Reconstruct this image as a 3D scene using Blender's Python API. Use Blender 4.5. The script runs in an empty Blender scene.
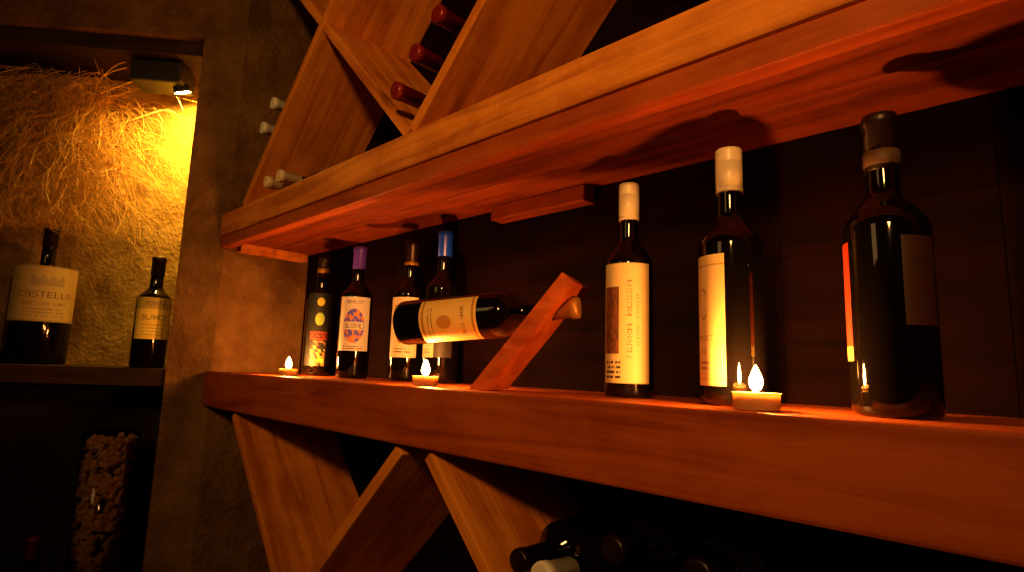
import bpy, bmesh, math, random
from mathutils import Vector, Matrix, Quaternion
random.seed(7)
scene = bpy.context.scene
COL = scene.collection
scene.view_settings.view_transform = 'Standard'

# ------------------------------------------------------------ helpers
def link(o, parent=None):
    COL.objects.link(o)
    if parent is not None:
        o.parent = parent
    return o

def empty(name, loc=(0,0,0)):
    e = bpy.data.objects.new(name, None)
    e.empty_display_size = 0.02
    e.location = loc
    COL.objects.link(e)
    return e

def mesh_obj(name, bm, mats, parent=None, smooth=False):
    me = bpy.data.meshes.new(name)
    bm.normal_update()
    bm.to_mesh(me); bm.free()
    for m in mats: me.materials.append(m)
    if smooth:
        for p in me.polygons: p.use_smooth = True
    o = bpy.data.objects.new(name, me)
    return link(o, parent)

def nodes_of(name):
    m = bpy.data.materials.new(name); m.use_nodes = True
    nt = m.node_tree; b = nt.nodes['Principled BSDF']
    return m, nt, b

def simple(name, col, rough=0.5, metal=0.0, bump=0.0, bscale=200, coat=0.0, var=0.0):
    m, nt, b = nodes_of(name)
    b.inputs['Base Color'].default_value = (*col, 1)
    b.inputs['Roughness'].default_value = rough
    b.inputs['Metallic'].default_value = metal
    b.inputs['Coat Weight'].default_value = coat
    tc = nt.nodes.new('ShaderNodeTexCoord')
    n = nt.nodes.new('ShaderNodeTexNoise'); n.inputs['Scale'].default_value = bscale
    nt.links.new(tc.outputs['Object'], n.inputs['Vector'])
    if var > 0:
        r = nt.nodes.new('ShaderNodeValToRGB')
        r.color_ramp.elements[0].color = (*[c*(1-var) for c in col], 1)
        r.color_ramp.elements[1].color = (*[min(1, c*(1+var)) for c in col], 1)
        r.color_ramp.elements[0].position = .3; r.color_ramp.elements[1].position = .7
        nt.links.new(n.outputs['Fac'], r.inputs['Fac'])
        nt.links.new(r.outputs['Color'], b.inputs['Base Color'])
    if bump > 0:
        bp = nt.nodes.new('ShaderNodeBump'); bp.inputs['Strength'].default_value = bump
        bp.inputs['Distance'].default_value = .002
        nt.links.new(n.outputs['Fac'], bp.inputs['Height'])
        nt.links.new(bp.outputs['Normal'], b.inputs['Normal'])
    return m

def wood(name, dark, light, rough=0.55, knot=(.10,.02,.004), spec=.22):
    m, nt, b = nodes_of(name)
    L = nt.links.new
    tc = nt.nodes.new('ShaderNodeTexCoord')
    oi = nt.nodes.new('ShaderNodeObjectInfo')
    mul = nt.nodes.new('ShaderNodeVectorMath'); mul.operation = 'SCALE'
    comb = nt.nodes.new('ShaderNodeCombineXYZ')
    for k in ('X','Y','Z'): L(oi.outputs['Random'], comb.inputs[k])
    L(comb.outputs[0], mul.inputs[0]); mul.inputs['Scale'].default_value = 7.3
    add = nt.nodes.new('ShaderNodeVectorMath'); add.operation = 'ADD'
    L(tc.outputs['Object'], add.inputs[0]); L(mul.outputs[0], add.inputs[1])
    mp = nt.nodes.new('ShaderNodeMapping'); mp.inputs['Scale'].default_value = (2.2, 26, 26)
    L(add.outputs[0], mp.inputs['Vector'])
    n1 = nt.nodes.new('ShaderNodeTexNoise'); n1.inputs['Scale'].default_value = 1.0
    n1.inputs['Detail'].default_value = 6; n1.inputs['Distortion'].default_value = 1.0
    L(mp.outputs[0], n1.inputs['Vector'])
    mp2 = nt.nodes.new('ShaderNodeMapping'); mp2.inputs['Scale'].default_value = (5, 190, 190)
    L(add.outputs[0], mp2.inputs['Vector'])
    n2 = nt.nodes.new('ShaderNodeTexNoise'); n2.inputs['Scale'].default_value = 1.0
    n2.inputs['Detail'].default_value = 3
    L(mp2.outputs[0], n2.inputs['Vector'])
    n3 = nt.nodes.new('ShaderNodeTexNoise'); n3.inputs['Scale'].default_value = 9
    n3.inputs['Detail'].default_value = 6; n3.inputs['Roughness'].default_value = .7
    L(add.outputs[0], n3.inputs['Vector'])
    a1 = nt.nodes.new('ShaderNodeMath'); a1.operation = 'MULTIPLY_ADD'
    L(n3.outputs['Fac'], a1.inputs[0]); a1.inputs[1].default_value = .6
    L(n1.outputs['Fac'], a1.inputs[2])
    a2 = nt.nodes.new('ShaderNodeMath'); a2.operation = 'MULTIPLY_ADD'
    L(n2.outputs['Fac'], a2.inputs[0]); a2.inputs[1].default_value = .30
    L(a1.outputs[0], a2.inputs[2])
    r = nt.nodes.new('ShaderNodeValToRGB')
    r.color_ramp.elements[0].position = .66; r.color_ramp.elements[0].color = (*dark, 1)
    r.color_ramp.elements[1].position = 1.0; r.color_ramp.elements[1].color = (*light, 1)
    sb = nt.nodes.new('ShaderNodeMath'); sb.operation = 'SUBTRACT'
    L(a2.outputs[0], sb.inputs[0]); sb.inputs[1].default_value = .09
    L(sb.outputs[0], r.inputs['Fac'])
    mp3 = nt.nodes.new('ShaderNodeMapping'); mp3.inputs['Scale'].default_value = (3.2, 9, 9)
    L(add.outputs[0], mp3.inputs['Vector'])
    v = nt.nodes.new('ShaderNodeTexVoronoi'); v.inputs['Scale'].default_value = 1.0
    L(mp3.outputs[0], v.inputs['Vector'])
    kr = nt.nodes.new('ShaderNodeValToRGB')
    kr.color_ramp.elements[0].position = .05; kr.color_ramp.elements[0].color = (.7,.7,.7,1)
    kr.color_ramp.elements[1].position = .16; kr.color_ramp.elements[1].color = (0,0,0,1)
    L(v.outputs['Distance'], kr.inputs['Fac'])
    mx = nt.nodes.new('ShaderNodeMix'); mx.data_type = 'RGBA'
    L(kr.outputs['Color'], mx.inputs[0]); L(r.outputs['Color'], mx.inputs[6])
    mx.inputs[7].default_value = (*knot, 1)
    L(mx.outputs[2], b.inputs['Base Color'])
    b.inputs['Roughness'].default_value = rough
    b.inputs['Specular IOR Level'].default_value = spec
    bp = nt.nodes.new('ShaderNodeBump'); bp.inputs['Strength'].default_value = .5
    bp.inputs['Distance'].default_value = .002
    L(a2.outputs[0], bp.inputs['Height']); L(bp.outputs['Normal'], b.inputs['Normal'])
    return m

def plaster(name, c1, c2, scale=9, bump=.6):
    m, nt, b = nodes_of(name)
    L = nt.links.new
    tc = nt.nodes.new('ShaderNodeTexCoord')
    n = nt.nodes.new('ShaderNodeTexNoise'); n.inputs['Scale'].default_value = scale
    n.inputs['Detail'].default_value = 8; n.inputs['Roughness'].default_value = .65
    L(tc.outputs['Object'], n.inputs['Vector'])
    r = nt.nodes.new('ShaderNodeValToRGB')
    r.color_ramp.elements[0].position = .35; r.color_ramp.elements[0].color = (*c1, 1)
    r.color_ramp.elements[1].position = .68; r.color_ramp.elements[1].color = (*c2, 1)
    L(n.outputs['Fac'], r.inputs['Fac']); L(r.outputs['Color'], b.inputs['Base Color'])
    n2 = nt.nodes.new('ShaderNodeTexNoise'); n2.inputs['Scale'].default_value = scale*6
    n2.inputs['Detail'].default_value = 6
    L(tc.outputs['Object'], n2.inputs['Vector'])
    ad = nt.nodes.new('ShaderNodeMath'); ad.operation = 'MULTIPLY_ADD'
    L(n2.outputs['Fac'], ad.inputs[0]); ad.inputs[1].default_value = .5; L(n.outputs['Fac'], ad.inputs[2])
    bp = nt.nodes.new('ShaderNodeBump'); bp.inputs['Strength'].default_value = bump
    bp.inputs['Distance'].default_value = .016
    L(ad.outputs[0], bp.inputs['Height']); L(bp.outputs['Normal'], b.inputs['Normal'])
    b.inputs['Roughness'].default_value = .9
    b.inputs['Specular IOR Level'].default_value = .15
    return m

# ------------------------------------------------------------ materials
M_PINE   = wood('pine_wood', (.46,.11,.010), (.86,.29,.032))
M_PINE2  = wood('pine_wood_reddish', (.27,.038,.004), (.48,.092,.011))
M_UNDER  = wood('shaded_underside_pine', (.13,.018,.003), (.29,.050,.008))  # darker copy of the reddish pine, underside shade put into the colour
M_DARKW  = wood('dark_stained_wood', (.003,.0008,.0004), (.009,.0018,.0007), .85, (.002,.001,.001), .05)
M_NICHEW = wood('niche_shelf_wood', (.02,.009,.004), (.05,.024,.01), .7, spec=.15)
M_PLAST  = plaster('rough_plaster', (.13,.060,.018), (.28,.145,.045), 9, .9)
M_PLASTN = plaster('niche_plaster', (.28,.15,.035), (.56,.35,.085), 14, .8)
M_FLOOR  = plaster('stone_floor', (.03,.018,.012), (.06,.04,.025), 5)
M_CEIL   = plaster('ceiling_plaster', (.04,.025,.015), (.08,.05,.03), 5)
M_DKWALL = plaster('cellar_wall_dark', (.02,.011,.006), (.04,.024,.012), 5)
M_GLASS  = simple('dark_bottle_glass', (.003,.002,.0015), .05)
M_BLACK  = simple('black_metal', (.010,.009,.008), .5, bump=.1)
M_CREAMC = simple('cream_capsule', (.85,.68,.44), .35, 0, .1, 90)
M_WHITEC = simple('white_capsule', (.85,.8,.70), .4, 0, .1, 90)
M_REDC   = simple('red_capsule', (.26,.014,.008), .3, .2, .1, 90)
M_BLUEC  = simple('blue_capsule', (.006,.06,.98), .3, 0, .1, 90)
M_PURPC  = simple('purple_capsule', (.10,.035,.60), .3, 0, .1, 90)
M_DARKC  = simple('dark_capsule', (.016,.005,.003), .35, .3, .1, 90)
M_GOLDC  = simple('gold_capsule', (.42,.19,.04), .45, .5, .1, 90)
M_NECKL  = simple('neck_label_paper', (.10,.045,.02), .6, 0, .1, 90)
M_CORK   = simple('cork', (.44,.22,.075), .85, 0, .4, 300, var=.5)
M_WAX    = simple('candle_wax', (.9,.6,.3), .5, 0, .05)
M_WAX.node_tree.nodes['Principled BSDF'].inputs['Subsurface Weight'].default_value = .4
M_WAX.node_tree.nodes['Principled BSDF'].inputs['Subsurface Radius'].default_value = (.02,.008,.003)
M_WICK   = simple('wick', (.01,.01,.01), .9)
M_STRAW  = simple('dry_straw', (.72,.42,.09), .7, 0, .2, 60, var=.4)
M_STRAWD = simple('dry_straw_brown', (.11,.030,.008), .8, 0, .2, 40, var=.8)

m, nt, b = nodes_of('tealight_cup')
b.inputs['Base Color'].default_value = (.9,.6,.3,1); b.inputs['Roughness'].default_value = .35
tr = nt.nodes.new('ShaderNodeBsdfTranslucent'); tr.inputs['Color'].default_value = (.98,.7,.35,1)
mxs = nt.nodes.new('ShaderNodeMixShader'); mxs.inputs[0].default_value = .65
nt.links.new(b.outputs[0], mxs.inputs[1]); nt.links.new(tr.outputs[0], mxs.inputs[2])
nt.links.new(mxs.outputs[0], nt.nodes['Material Output'].inputs['Surface'])
M_CUP = m

def emis(name, col, s):
    m = bpy.data.materials.new(name); m.use_nodes = True
    nt = m.node_tree; nt.nodes.clear()
    e = nt.nodes.new('ShaderNodeEmission'); o = nt.nodes.new('ShaderNodeOutputMaterial')
    e.inputs['Color'].default_value = (*col, 1); e.inputs['Strength'].default_value = s
    nt.links.new(e.outputs[0], o.inputs['Surface'])
    return m
M_FLAME = emis('flame', (1,.35,.06), 2000)
M_BULB  = emis('lamp_bulb', (1,.56,.08), 2300)

m, nt, b = nodes_of('paper_label')
ca = nt.nodes.new('ShaderNodeVertexColor'); ca.layer_name = 'Col'
nt.links.new(ca.outputs['Color'], b.inputs['Base Color'])
b.inputs['Roughness'].default_value = .55
M_LABEL = m

m = bpy.data.materials.new('clear_glass'); m.use_nodes = True
nt = m.node_tree; nt.nodes.clear()
o_ = nt.nodes.new('ShaderNodeOutputMaterial'); t_ = nt.nodes.new('ShaderNodeBsdfTransparent')
g_ = nt.nodes.new('ShaderNodeBsdfGlossy'); g_.inputs['Roughness'].default_value = .06
f_ = nt.nodes.new('ShaderNodeFresnel'); f_.inputs['IOR'].default_value = 1.5
x_ = nt.nodes.new('ShaderNodeMixShader')
t_.inputs['Color'].default_value = (.93,.92,.88,1)
nt.links.new(f_.outputs[0], x_.inputs[0]); nt.links.new(t_.outputs[0], x_.inputs[1])
nt.links.new(g_.outputs[0], x_.inputs[2]); nt.links.new(x_.outputs[0], o_.inputs['Surface'])
M_CLEAR = m

# ------------------------------------------------------------ camera
CAM = Vector((0, -.576, .034))
yaw_l = math.radians(45.7)
fh = Vector((-math.cos(yaw_l), math.sin(yaw_l), 0))
rt = Vector((fh.y, -fh.x, 0))
p = math.radians(8.2)
fw = fh*math.cos(p) + Vector((0,0,1))*math.sin(p)
up = rt.cross(fw)
th = math.radians(1.85)
r2 = rt*math.cos(th) + up*math.sin(th)
u2 = up*math.cos(th) - rt*math.sin(th)
cam_d = bpy.data.cameras.new('camera'); cam = bpy.data.objects.new('camera', cam_d)
COL.objects.link(cam)
R = Matrix((r2, u2, -fw)).transposed().to_4x4()
cam.matrix_world = Matrix.Translation(CAM) @ R
cam_d.sensor_width = 36; cam_d.lens = 572/1024*36
cam_d.clip_start = .01
scene.camera = cam

# ------------------------------------------------------------ room frame
O = Vector((-1.72, 0, 0)); W = Vector((-.643, -.766, 0)).normalized()
N = Vector((-.766, .643, 0)).normalized()
def wp(s, q, z): return O + W*s + N*q + Vector((0,0,z))

def prism(bm, foot, z0, z1):
    lo = [bm.verts.new((f[0], f[1], z0)) for f in foot]
    hi = [bm.verts.new((f[0], f[1], z1)) for f in foot]
    n = len(foot)
    bm.faces.new(lo); bm.faces.new(hi)
    for i in range(n):
        bm.faces.new((lo[i], lo[(i+1)%n], hi[(i+1)%n], hi[i]))
    bmesh.ops.recalc_face_normals(bm, faces=bm.faces[:])

ZF, ZC = -1.15, 1.6
bm = bmesh.new()
e0 = wp(.12,0,0); e1 = wp(.12,.5,0)
prism(bm, [O, e0, e1, Vector((-1.72,.50,0))], ZF, ZC)
mesh_obj('wall_left_pillar', bm, [M_PLAST])
bm = bmesh.new()
prism(bm, [wp(.12,0,0), wp(.95,0,0), wp(.95,.3,0), wp(.12,.3,0)], .99, ZC)
prism(bm, [wp(.95,0,0), wp(2.9,0,0), wp(2.9,.3,0), wp(.95,.3,0)], ZF, ZC)
mesh_obj('wall_left', bm, [M_PLAST])
bm = bmesh.new()
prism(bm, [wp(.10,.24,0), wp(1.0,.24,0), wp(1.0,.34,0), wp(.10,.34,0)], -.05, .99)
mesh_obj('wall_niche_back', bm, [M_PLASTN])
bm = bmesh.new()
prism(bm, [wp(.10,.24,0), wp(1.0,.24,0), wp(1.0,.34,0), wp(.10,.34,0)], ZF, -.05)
mesh_obj('wall_niche_back_shaded', bm, [M_DKWALL])  # dark material paints in the shade below the niche shelf
bm = bmesh.new(); prism(bm, [(-1.74,.30),(1.25,.30),(1.25,.38),(-1.74,.38)], ZF, ZC)
mesh_obj('wall_back', bm, [M_PLAST])
bm = bmesh.new(); prism(bm, [(1.2,-2.3),(1.3,-2.3),(1.3,.3),(1.2,.3)], ZF, ZC)
mesh_obj('wall_right', bm, [M_DKWALL])
bm = bmesh.new(); prism(bm, [(-3.8,-2.3),(1.3,-2.3),(1.3,-2.4),(-3.8,-2.4)], ZF, ZC)
mesh_obj('wall_front', bm, [M_DKWALL])
bm = bmesh.new(); prism(bm, [(-3.9,-2.4),(1.3,-2.4),(1.3,.5),(-3.9,.5)], ZF-.08, ZF)
mesh_obj('floor', bm, [M_FLOOR])
bm = bmesh.new(); prism(bm, [(-3.9,-2.4),(1.3,-2.4),(1.3,.5),(-3.9,.5)], ZC, ZC+.08)
mesh_obj('ceiling', bm, [M_CEIL])

# ------------------------------------------------------------ boards
def box(name, c, dims, mat, parent, rot=None, bevel=.0025):
    bm = bmesh.new(); bmesh.ops.create_cube(bm, size=1)
    bmesh.ops.scale(bm, vec=dims, verts=bm.verts[:])
    bmesh.ops.bevel(bm, geom=bm.edges[:], offset=bevel, segments=2, affect='EDGES', profile=.5)
    o = mesh_obj(name, bm, [mat], parent)
    o.location = c
    if rot is not None: o.rotation_euler = rot
    return o
def box2(name, x0,x1,y0,y1,z0,z1, mat, parent, bevel=.0025):
    return box(name, ((x0+x1)/2,(y0+y1)/2,(z0+z1)/2), (x1-x0,y1-y0,z1-z0), mat, parent, None, bevel)

rack = empty('wooden_wine_rack')
XL, XR, YB = -1.735, 1.15, .25
box2('lower_fascia', XL, XR, -.012, .018, -.095, 0, M_PINE2, rack, .004)
box2('lower_shelf_plank_1', -1.715, XR, .019, .13, -.03, -.001, M_PINE2, rack)
box2('lower_shelf_plank_2', -1.715, XR, .132, YB, -.03, -.001, M_PINE2, rack)
box2('upper_fascia', XL, XR, -.012, .018, .382, .448, M_PINE, rack, .004)
box2('upper_fascia_lip', XL+.01, XR, -.009, .020, .350, .381, M_PINE2, rack, .003)
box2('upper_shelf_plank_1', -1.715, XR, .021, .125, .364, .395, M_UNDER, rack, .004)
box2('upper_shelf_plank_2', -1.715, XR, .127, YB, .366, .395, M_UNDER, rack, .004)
box2('upper_shelf_top', -1.715, XR, .019, YB, .42, .446, M_PINE, rack)
box2('shelf_cleat', -.84, -.60, .215, .25, .335, .366, M_UNDER, rack)
box('end_cleat', (-1.69,.13,.352), (.03,.20,.026), M_PINE, rack)
for i in range(12):
    x0 = -1.715 + i*.239
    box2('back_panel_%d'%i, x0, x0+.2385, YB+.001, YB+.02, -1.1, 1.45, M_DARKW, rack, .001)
def slat(name, x0, z0, x1, z1, mat, y0=.0, y1=YB, t=.022):
    L = math.hypot(x1-x0, z1-z0); a = math.atan2(z1-z0, x1-x0)
    return box(name, ((x0+x1)/2,(y0+y1)/2,(z0+z1)/2), (L, y1-y0, t), mat, rack, (0,-a,0), .002)
ZT = .448+.010; P0=-1.62; P1=-1.23; P2=-.84; P3=-.06
slat('slat_a', P0+.008, ZT, P0+.80, ZT+.792, M_PINE)
slat('slat_b', P2-.008, ZT, -1.69, ZT+.842, M_PINE, y0=.003)
slat('slat_c', P2+.008, ZT, P2+.86, ZT+.852, M_PINE)
slat('slat_d', P3-.008, ZT, P3-.86, ZT+.852, M_PINE, y0=.003)
slat('slat_e', P3+.008, ZT, P3+.86, ZT+.852, M_PINE)
box2('rack_top', -1.715, XR, -.01, YB, 1.32, 1.36, M_PINE, rack)
ZB = -.105
slat('slat_f', -1.535, ZB, -.75, ZB-.785, M_PINE)
slat('slat_g', -.815, ZB, -1.69, ZB-.875, M_PINE, y0=.003)
slat('slat_h', -.735, ZB, .10, ZB-.835, M_PINE)
slat('slat_i', .04, ZB, -.78, ZB-.82, M_PINE, y0=.003)
slat('slat_j', .06, ZB, .9, ZB-.84, M_PINE)
box2('rack_base', -1.715, XR, -.01, YB, -1.14, -1.04, M_PINE2, rack)

niche_shelf = empty('niche_shelves')
ang = math.atan2(W.y, W.x)
c = wp(.535, .125, -.022); box('niche_shelf_board', c, (.83,.23,.05), M_NICHEW, niche_shelf, (0,0,ang))
c = wp(.535, .125, -.785); box('niche_lower_board', c, (.83,.23,.05), M_NICHEW, niche_shelf, (0,0,ang))
box('niche_top_shade_board', wp(.535,.13,.965), (.83,.21,.045), M_NICHEW, None, (0,0,ang))  # dark board added to imitate the shaded top of the niche

# ------------------------------------------------------------ bottles
def lathe(bm, prof, segs=48, mat=0, smooth=True):
    rings = []
    for r, z in prof:
        if r < 1e-6: rings.append([bm.verts.new((0,0,z))])
        else: rings.append([bm.verts.new((r*math.cos(2*math.pi*i/segs), r*math.sin(2*math.pi*i/segs), z)) for i in range(segs)])
    for a, b_ in zip(rings[:-1], rings[1:]):
        for i in range(segs):
            j = (i+1) % segs
            if len(a) == 1 and len(b_) == 1: continue
            if len(a) == 1: f = bm.faces.new((a[0], b_[j], b_[i]))
            elif len(b_) == 1: f = bm.faces.new((a[i], a[j], b_[0]))
            else: f = bm.faces.new((a[i], a[j], b_[j], b_[i]))
            f.material_index = mat; f.smooth = smooth

def make_bottle(loc, axis=(0,0,1), h=.30, r=.037, cap=M_DARKC, cap_len=.055, screw=False, labels=(), band=None, bandmat=None, name='wine_bottle'):
    bm = bmesh.new()
    col = bm.loops.layers.float_color.new('Col')
    rn = .0142*min(1.25, r/.037)
    sh = .60*h
    prof = [(0,.012),(r*.5,.009),(r*.80,.001),(r*.90,0),(r*.975,.003),(r,.009),(r,sh)]
    for k in range(1, 11):
        t = k/10
        if t <= .6:
            rr = r - (r-rn)*.62*(1-math.cos(t/.6*math.pi/2))
        else:
            x = (t-.6)/.4
            rr = r - (r-rn)*(.62+.38*math.sin(x*math.pi/2))
        prof.append((rr, sh+.135*h*t))
    prof += [(rn*.98, h*.80),(rn*.96, h-.012),(rn*1.06,h-.011),(rn*1.06,h-.003),(rn*.9,h-.0005),(0,h-.0005)]
    lathe(bm, prof, 48, 0)
    rc = rn+.0010
    if screw:
        rc = rn+.0016
        cp = [(rn*.97, h-cap_len),(rc,h-cap_len+.0005)]
        z = h-cap_len+.004
        cp += [(rc, z),(rc-.0006,z+.0006),(rc,z+.0012)]
        cp += [(rc,h-.018),(rc-.0007,h-.0175)]
        for k in range(7):
            zz = h-.016+k*.002
            cp += [(rc, zz),(rc-.0004, zz+.001)]
        cp += [(rc,h-.0015),(rc-.0012,h),(0,h+.0002)]
    else:
        cp = [(rn*.99,h-cap_len),(rc,h-cap_len+.0006),(rc-.0002,h-.013),(rc+.0012,h-.012),(rc+.0012,h-.003),(rc,h+.0004),(rc*.8,h+.0008),(0,h+.0008)]
    lathe(bm, cp, 48, 1)
    if band:
        z0, z1 = band
        lathe(bm, [(rc+.0002,z0),(rc+.0009,z0+.0003),(rc+.0009,z1-.0003),(rc+.0002,z1)], 48, 3)
    q = Vector(axis).normalized().to_track_quat('Z','Y')
    loc = Vector(loc)
    d = q.inverted() @ (CAM - (loc + Vector(axis).normalized()*h*.4))
    a0 = math.atan2(d.y, d.x)
    for lab in labels:
        z0, z1, wid, off, paint = lab[:5]
        z0 *= h; z1 *= h
        nu, nv = 120, 150
        rl = r+.0005
        ac = a0+off
        V = [[bm.verts.new((rl*math.cos(ac+(i/nu-.5)*wid), rl*math.sin(ac+(i/nu-.5)*wid), z0+(z1-z0)*j/nv)) for i in range(nu+1)] for j in range(nv+1)]
        for j in range(nv):
            for i in range(nu):
                f = bm.faces.new((V[j][i],V[j][i+1],V[j+1][i+1],V[j+1][i])); f.material_index = 2; f.smooth = True
                c3 = paint((i+.5)/nu, (j+.5)/nv)
                for l in f.loops: l[col] = (*c3, 1)
    o = mesh_obj(name, bm, [M_GLASS, cap, M_LABEL, bandmat or M_GOLDC])
    o.rotation_mode = 'QUATERNION'; o.rotation_quaternion = q; o.location = loc
    return o

FONT = {
'A':"01110 10001 10001 11111 10001 10001 10001",'B':"11110 10001 11110 10001 10001 10001 11110",
'C':"01111 10000 10000 10000 10000 10000 01111",'D':"11110 10001 10001 10001 10001 10001 11110",
'E':"11111 10000 10000 11110 10000 10000 11111",'I':"01110 00100 00100 00100 00100 00100 01110",
'L':"10000 10000 10000 10000 10000 10000 11111",'M':"10001 11011 10101 10101 10001 10001 10001",
'N':"10001 11001 10101 10101 10011 10001 10001",'O':"01110 10001 10001 10001 10001 10001 01110",
'R':"11110 10001 10001 11110 10100 10010 10001",'S':"01111 10000 10000 01110 00001 00001 11110",
'T':"11111 00100 00100 00100 00100 00100 00100",'V':"10001 10001 10001 10001 01010 01010 00100",
'G':"01111 10000 10000 10011 10001 10001 01111",'0':"01110 10011 10101 10101 10101 11001 01110",
'2':"01110 10001 00001 00110 01000 10000 11111",'9':"01110 10001 10001 01111 00001 00001 01110",
' ':"00000 00000 00000 00000 00000 00000 00000"}
FONT = {k: v.split() for k, v in FONT.items()}
def txt(u, v, word, uc, vc, w, h):
    x = (u-(uc-w/2))/w; y = ((vc+h/2)-v)/h
    if not (0 <= x < 1 and 0 <= y < 1): return False
    n = len(word)*6-1
    c = int(x*n); r_ = int(y*7)
    if c % 6 == 5: return False
    return FONT[word[c//6]][r_][c % 6] == '1'
def hsh(*a):
    return random.Random(str(a)).random()
def fine(u, v, lines, u0, u1):
    for k, vc in enumerate(lines):
        if abs(v-vc) < .009 and u0 < u < u1:
            return hsh('f', k, int(u*45)) > .3
    return False
INK = (.05,.03,.02); CREAM=(.80,.57,.25)
def paint_terras(u, v):
    if u < .03 or v > .99 or v < .01: return (.55,.38,.15)
    if u < .38 and .24 < v < .80:
        n = hsh('p', int(u*22), int(v*30)); return (.10+.16*n, .03+.05*n, .02)
    if txt(v, 1-u, 'TERRA ROSSA', .52, 1-.58, .66, .10): return (.38,.15,.06)
    if txt(v, 1-u, 'VINO TINTO', .52, 1-.74, .42, .06): return (.45,.25,.1)
    if fine(u, v, (.17,.13,.09,.05), .08, .42): return INK
    return CREAM
def paint_c(u, v):
    c = (.84,.57,.24)
    d = math.hypot((u-.45)*1.0, (v-.62)*1.25)
    if .13 < d < .155 and not (u > .53 and abs(v-.62) < .07): return (.50,.24,.08)
    if abs(v-.92) < .006 or abs(v-.05) < .006: return (.55,.3,.1)
    if txt(u, v, 'CABERNET', .45, .36, .55, .045): return (.40,.18,.06)
    if txt(u, v, '2009', .45, .26, .2, .035): return (.4,.2,.1)
    if fine(u, v, (.17,.13), .25, .65): return (.4,.2,.1)
    return c
def paint_circle(u, v):
    d = math.hypot((u-.5), (v-.46)*1.0)
    if d < .32:
        if abs(v-.46) < .075 and abs(u-.5) < .3:
            return (.1,.05,.2) if txt(u, v, 'GLOBAL', .5, .46, .52, .09) else (.80,.70,.55)
        a = math.atan2(v-.46, u-.5); n = hsh(int(a*3), int(d*16)); return (.12,.10,.90) if n < .6 else (.80,.28,.06)
    if txt(u, v, 'MERLOT', .5, .90, .5, .06): return (.2,.1,.1)
    if fine(u, v, (.08,.04), .2, .8): return INK
    return (.80,.70,.66)
def paint_stripes(u, v):
    if v > .78:
        return (.75,.6,.08) if math.hypot(u-.5, (v-.88)*2.2) < .13 else (.01,.01,.01)
    if v > .48:
        if math.hypot((u-.5), (v-.64)*1.8) < .16: return (.34,.50,.08)
        return (.01,.01,.01)
    if v > .34: return (.65,.06,.03) if txt(u, v, 'ROSSO', .5, .41, .6, .11) else (.01,.01,.01)
    n = hsh('z', int(u*9+v*12), int(v*22))
    return [(.7,.08,.03),(.75,.5,.06),(.02,.02,.02),(.02,.02,.02),(.6,.25,.04)][int(n*5)] if .25<u<.75 else (.01,.01,.01)
def paint_white(u, v):
    if txt(u, v, 'TINTO', .5, .82, .6, .08): return (.25,.05,.03)
    if txt(u, v, 'RESERVA', .5, .68, .5, .045): return INK
    if math.hypot((u-.5), (v-.38)*1.1) < .17: return (.35,.12,.05) if hsh(int(u*24),int(v*24)) > .4 else CREAM
    if fine(u, v, (.14,.09), .2, .8): return INK
    return (.70,.56,.38)
def paint_back(u, v):
    if u < .45: return paint_white(u/.45, v)
    if math.hypot(u-.72,(v-.6)*1.3) < .13: return (.5,.3,.12)
    return (.03,.02,.015)
def paint_gold(u, v):
    if abs(v-.94) < .02 or abs(v-.06) < .02: return (.5,.22,.03)
    if txt(u, v, 'GRAN VINO', .5, .76, .6, .07): return (.25,.08,.02)
    if math.hypot(u-.5,(v-.44)) < .13: return (.6,.25,.04)
    if fine(u, v, (.22,.16), .2, .8): return INK
    return (.90,.55,.15)
def paint_chateau(u, v):
    if abs(v-.5) > .47 or abs(u-.5) > .48: return (.35,.25,.1)
    if v > .64 and abs(u-.5) < .20 and v < .64+.20*(1-abs(((u-.5)*9)%1-.5)):
        return (.35,.26,.12)
    if txt(u, v, 'CASTELLO', .5, .48, .66, .11): return (.14,.08,.03)
    if txt(u, v, 'RED VIN 2009', .5, .32, .5, .05): return (.2,.12,.05)
    if fine(u, v, (.22,.16,.10), .25, .75): return (.2,.12,.05)
    return (.50,.37,.13)
def paint_yel(u, v):
    if v > .72: return (.1,.07,.02) if txt(u, v, 'MONTE', .5, .86, .5, .10) else (.50,.36,.06)
    if txt(u, v, 'BLANCO', .5, .52, .6, .12): return (.12,.08,.02)
    if fine(u, v, (.34,.26,.18,.10), .2, .8): return (.2,.14,.04)
    return (.85,.64,.09)
def paint_red(u, v):
    if v < .12: return (.9,.6,.12)
    return (.42,.035,.012)
def paint_dim(u, v):
    if txt(u, v, 'VINO', .5, .7, .7, .12): return (.02,.007,.004)
    return (.045,.012,.005)

make_bottle((-.452,.130,0), h=.310, r=.0345, cap=M_CREAMC, screw=True, cap_len=.056, labels=[(.06,.60,2.1,-.15,paint_terras)])
make_bottle((-.286,.095,0), h=.311, r=.037, cap=M_CREAMC, screw=True, cap_len=.056, labels=[(.07,.56,1.5,-.95,paint_c)])
make_bottle((-.125,.095,0), h=.307, r=.0385, cap=M_DARKC, cap_len=.06, band=(.252,.268), bandmat=M_NECKL, labels=[(.17,.56,.75,-1.38,paint_red),(.28,.56,.9,.75,paint_dim)])
make_bottle((-1.41,.150,0), h=.310, r=.037, cap=M_DARKC, band=(.268,.280), labels=[(.08,.68,1.9,0,paint_stripes)])
make_bottle((-1.215,.140,0), h=.313, r=.037, cap=M_PURPC, labels=[(.20,.60,2.1,-.1,paint_circle)])
make_bottle((-1.055,.178,0), h=.312, r=.037, cap=M_DARKC, band=(.256,.264), labels=[(.16,.58,1.9,-.4,paint_white)])
make_bottle((-.945,.184,0), h=.320, r=.037, cap=M_BLUEC, labels=[(.16,.52,1.9,-.3,paint_back)])
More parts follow.
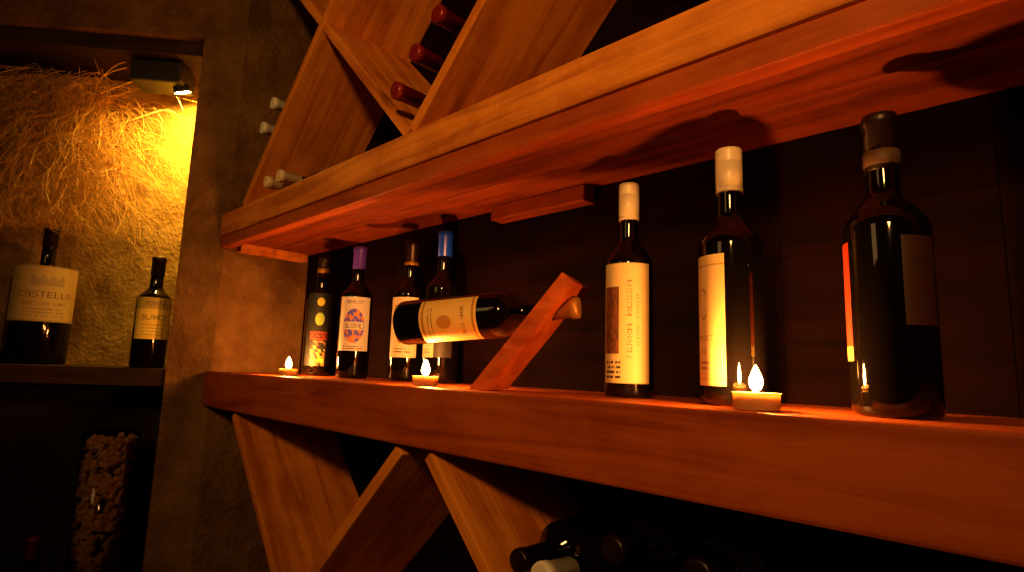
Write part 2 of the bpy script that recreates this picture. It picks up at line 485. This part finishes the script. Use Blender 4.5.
make_bottle(wp(.206,.07,.0035), h=.320, r=.045, cap=M_DARKC, labels=[(.25,.62,2.3,.1,paint_yel)])
make_bottle(wp(.530,.10,.0035), h=.395, r=.076, cap=M_DARKC, labels=[(.30,.70,2.6,.1,paint_chateau)], name='magnum_wine_bottle')
make_bottle(wp(.44,.07,-.7595), h=.30, r=.037, cap=M_REDC, labels=[(.2,.6,2.0,0,paint_yel)])

# balancing bottle holder and bottle
ax = Vector((.93,.36,.075)).normalized()
hb = Vector((-.66,.055,.0003)); hd = Vector((.14*.93,.14*.36,.168))
axh = Vector((.93,.36,0)).normalized(); wid = Vector((-axh.y, axh.x, 0))
H = hb + hd*.74
Ld = hd.normalized(); nn = Ld.cross(wid).normalized()
def holder():
    bm = bmesh.new(); t=.011; w2=.042
    vs = []
    for side in (-1,1):
        for sgn in (-1,1):
            base = hb + nn*t*sgn
            base = base - Ld*((base.z-.0003)/Ld.z)
            vs.append((base + wid*w2*side, side, sgn, 0))
            top = hb+hd + nn*t*sgn
            vs.append((top + wid*w2*side, side, sgn, 1))
    V = {(s,g,e): bm.verts.new(v) for v,s,g,e in vs}
    for s in (-1,1): bm.faces.new((V[s,-1,0],V[s,1,0],V[s,1,1],V[s,-1,1]))
    for g in (-1,1): bm.faces.new((V[-1,g,0],V[1,g,0],V[1,g,1],V[-1,g,1]))
    for e in (0,1): bm.faces.new((V[-1,-1,e],V[1,-1,e],V[1,1,e],V[-1,1,e]))
    bmesh.ops.recalc_face_normals(bm, faces=bm.faces[:])
    o = mesh_obj('bottle_balance_stand', bm, [M_PINE2])
    bc = bmesh.new(); bmesh.ops.create_cone(bc, cap_ends=True, segments=32, radius1=.0165, radius2=.0165, depth=.12)
    c = mesh_obj('cutter_tmp', bc, [])
    c.matrix_world = Matrix.Translation(H) @ ax.to_track_quat('Z','Y').to_matrix().to_4x4()
    md = o.modifiers.new('hole','BOOLEAN'); md.object = c; md.operation='DIFFERENCE'
    bpy.context.view_layer.update()
    dg = bpy.context.evaluated_depsgraph_get()
    me = bpy.data.meshes.new_from_object(o.evaluated_get(dg))
    o.modifiers.clear(); o.data = me
    bpy.data.objects.remove(c)
    return o
holder()
tip = H + ax*.042
make_bottle(tip-ax*.310, axis=ax, h=.310, r=.0375, cap=M_GOLDC, cap_len=.05, labels=[(.17,.50,2.2,.1,paint_gold)])

def stored(x, z, ytip, h=.30, cap=M_REDC, x2=None, z2=None):
    a = Vector((x if x2 is None else x2, ytip+h, z if z2 is None else z2)); bq = Vector((x, ytip, z))
    ax_ = (bq-a).normalized()
    make_bottle(a, axis=ax_, h=h, r=.0365, cap=cap)
V2 = Vector((P2, 0, ZT+.0156+.052))
stored(V2.x, V2.z, -.035, .275, M_REDC)
stored(V2.x+.053, V2.z+.053, -.035, .275, M_REDC)
stored(V2.x+.106, V2.z+.106, -.03, .27, M_REDC)
for k, xx in enumerate((-1.50,-1.447)):
    stored(xx, xx+2.08+.068, -.012, .255, M_WHITEC)
stored(-1.44, .448+.0375, -.012, .255, M_CREAMC)
stored(-1.365, .448+.0375, -.012, .255, M_CREAMC)
VX, VZ = -.345, ZB-.395+.0156+.053
for i in range(6):
    for j in range(6):
        if i+j <= 5 and (i,j) not in ((3,1),(5,0),(4,1),(0,5),(1,4)):
            stored(VX-.0523*(i-j), VZ+.0523*(i+j), .01 if (i+j)%2 else .020, .225, M_DARKC)
stored(VX-.0523*2, VZ+.0523*4+.024, -.055, .29, M_WHITEC, x2=VX-.0523*2, z2=VZ+.0523*4)

# ------------------------------------------------------------ tealights
def tealight(x, y, s=1.0, fs=1.0):
    e = empty('tealight_candle', (x, y, 0))
    R_ = .0215*s; Hc = .016*s
    bm = bmesh.new()
    lathe(bm, [(0,.0003),(R_*.93,.0003),(R_*.97,.0015),(R_*.985,Hc-.001),(R_*1.04,Hc-.0003),(R_*1.04,Hc+.0003),(R_*.96,Hc),(R_*.95,Hc*.6)], 40)
    mesh_obj('cup', bm, [M_CUP], e)
    bm = bmesh.new()
    lathe(bm, [(R_*.945,Hc*.5),(R_*.945,Hc*.78),(R_*.8,Hc*.74),(0,Hc*.72)], 40)
    mesh_obj('wax', bm, [M_WAX], e)
    bm = bmesh.new()
    lathe(bm, [(.0007,Hc*.7),(.0007,Hc+.003),(0,Hc+.0035)], 8)
    mesh_obj('wick', bm, [M_WICK], e)
    bm = bmesh.new()
    z0 = Hc+.001; h = .025*fs
    lathe(bm, [(0,z0),(.0032*fs,z0+.06*h),(.0054*fs,z0+.2*h),(.0062*fs,z0+.34*h),(.0056*fs,z0+.5*h),(.0041*fs,z0+.68*h),(.0020*fs,z0+.86*h),(0,z0+h)], 16)
    mesh_obj('flame', bm, [M_FLAME], e)
tealight(-.235, .030, 1.08, 1.1)
tealight(-.79, .030, 1.0, 1.1)
tealight(-1.354, .050, .98, 1.1)

# ------------------------------------------------------------ niche lamp
lamp = empty('niche_spotlight')
box('lamp_housing', wp(.275,.10,.900), (.15,.10,.070), M_BLACK, lamp, (0,0,ang), .008)
box('lamp_bracket', wp(.28,.12,.938), (.04,.04,.03), M_BLACK, lamp, (0,0,ang), .003)
bm = bmesh.new(); lathe(bm, [(0,0),(.018,.001),(.021,.006)], 24)
o = mesh_obj('lamp_bulb', bm, [M_BULB], lamp); o.location = wp(.212,.10,.855)
o.rotation_mode = 'QUATERNION'
o.rotation_quaternion = (-(Vector((0,0,-1)) - W*.25 + N*.35)).normalized().to_track_quat('Z','Y')
bm = bmesh.new(); lathe(bm, [(.023,0),(.023,.022),(0,.024)], 24)
o2 = mesh_obj('lamp_reflector', bm, [M_BLACK], lamp); o2.location = o.location
o2.rotation_mode = 'QUATERNION'; o2.rotation_quaternion = o.rotation_quaternion

# ------------------------------------------------------------ straw
cu = bpy.data.curves.new('dry_straw_bundle', 'CURVE'); cu.dimensions = '3D'
cu.bevel_depth = .0009; cu.bevel_resolution = 1
rnd = random.Random(3)
def strand(p0, p1, sag, n=9, rad=1.0, mi=0, jit=.012):
    sp = cu.splines.new('POLY'); sp.points.add(n-1); sp.material_index = mi
    j = Vector((rnd.gauss(0,1), rnd.gauss(0,1), rnd.gauss(0,1)))*jit
    for k in range(n):
        t = k/(n-1)
        pt = p0.lerp(p1, t) + sag*(4*t*(1-t)) + j*math.sin(t*6)
        sp.points[k].co = (*pt, 1); sp.points[k].radius = rad*(1-.5*t)
for k in range(1500):
    s0 = rnd.uniform(.46,.82); q0 = rnd.uniform(.10,.21)
    z0 = rnd.uniform(.54,.92)
    s1 = s0 + rnd.gauss(0,.11); z1 = z0 - rnd.uniform(.06,.34)
    q1 = rnd.uniform(.02,.22)
    strand(wp(s0,q0,z0), wp(max(.36,s1),q1,max(.40,z1)), W*rnd.gauss(0,.06)-N*rnd.uniform(0,.05), rad=rnd.uniform(.5,1.4), mi=1, jit=.018)
for k in range(80):
    s0 = rnd.uniform(.38,.54); z0 = rnd.uniform(.56,.88)
    s1 = rnd.uniform(.19,.40); z1 = z0 + rnd.uniform(-.30,.06)
    strand(wp(s0,rnd.uniform(.06,.2),z0), wp(s1,rnd.uniform(.06,.22),z1), W*rnd.uniform(-.05,.02)+Vector((0,0,rnd.uniform(.0,.08))), rad=rnd.uniform(.9,2.0))
cu.materials.append(M_STRAW); cu.materials.append(M_STRAWD)
link(bpy.data.objects.new('dry_straw_bundle', cu))

# ------------------------------------------------------------ vase with corks
vase = empty('glass_vase_of_corks', wp(.280,.08,-.7595))
bm = bmesh.new()
Rv, Hv = .070, .580
lathe(bm, [(0,0),(Rv,0),(Rv,Hv),(Rv-.003,Hv)], 48)
mesh_obj('vase_glass', bm, [M_CLEAR], vase)
bm = bmesh.new()
for lvl in range(39):
    for k in range(18):
        a = rnd.uniform(0, 6.283); rr = rnd.uniform(.02, .046) if k > 13 else rnd.uniform(.046,.055)
        mt = Matrix.Translation((rr*math.cos(a), rr*math.sin(a), .018+lvl*.0142+rnd.uniform(-.003,.003))) @ \
             Matrix.Rotation(rnd.uniform(0,6.28),4,'Z') @ Matrix.Rotation(rnd.uniform(.3,1.57),4,'X')
        res = bmesh.ops.create_cone(bm, cap_ends=True, segments=10, radius1=.0085, radius2=.0085, depth=.024, matrix=mt)
mesh_obj('corks', bm, [M_CORK], vase)

# ------------------------------------------------------------ lights
l = bpy.data.lights.new('room_spot_light', 'SPOT'); l.energy = 84; l.color = (1,.47,.11)
l.shadow_soft_size = .10; l.spot_size = math.radians(78); l.spot_blend = 1.0
o = bpy.data.objects.new('room_spot_light', l); COL.objects.link(o)
o.location = (.42,-1.45,.85)
o.rotation_euler = (Vector((-.60,.1,.62))-Vector(o.location)).to_track_quat('-Z','Y').to_euler()
def area(name, loc, target, size, power, col):
    l = bpy.data.lights.new(name, 'AREA'); l.size = size; l.energy = power; l.color = col
    o = bpy.data.objects.new(name, l); COL.objects.link(o)
    o.location = loc
    o.rotation_euler = (Vector(target)-Vector(loc)).to_track_quat('-Z','Y').to_euler()
    return o
area('room_fill_light', (-.9,-1.9,.9), (-1.3,0,.2), .5, 1.7, (1,.5,.16))
wl = bpy.data.worlds.new('world'); scene.world = wl; wl.use_nodes = True
wl.node_tree.nodes['Background'].inputs[0].default_value = (.02,.008,.003,1)
wl.node_tree.nodes['Background'].inputs[1].default_value = .3
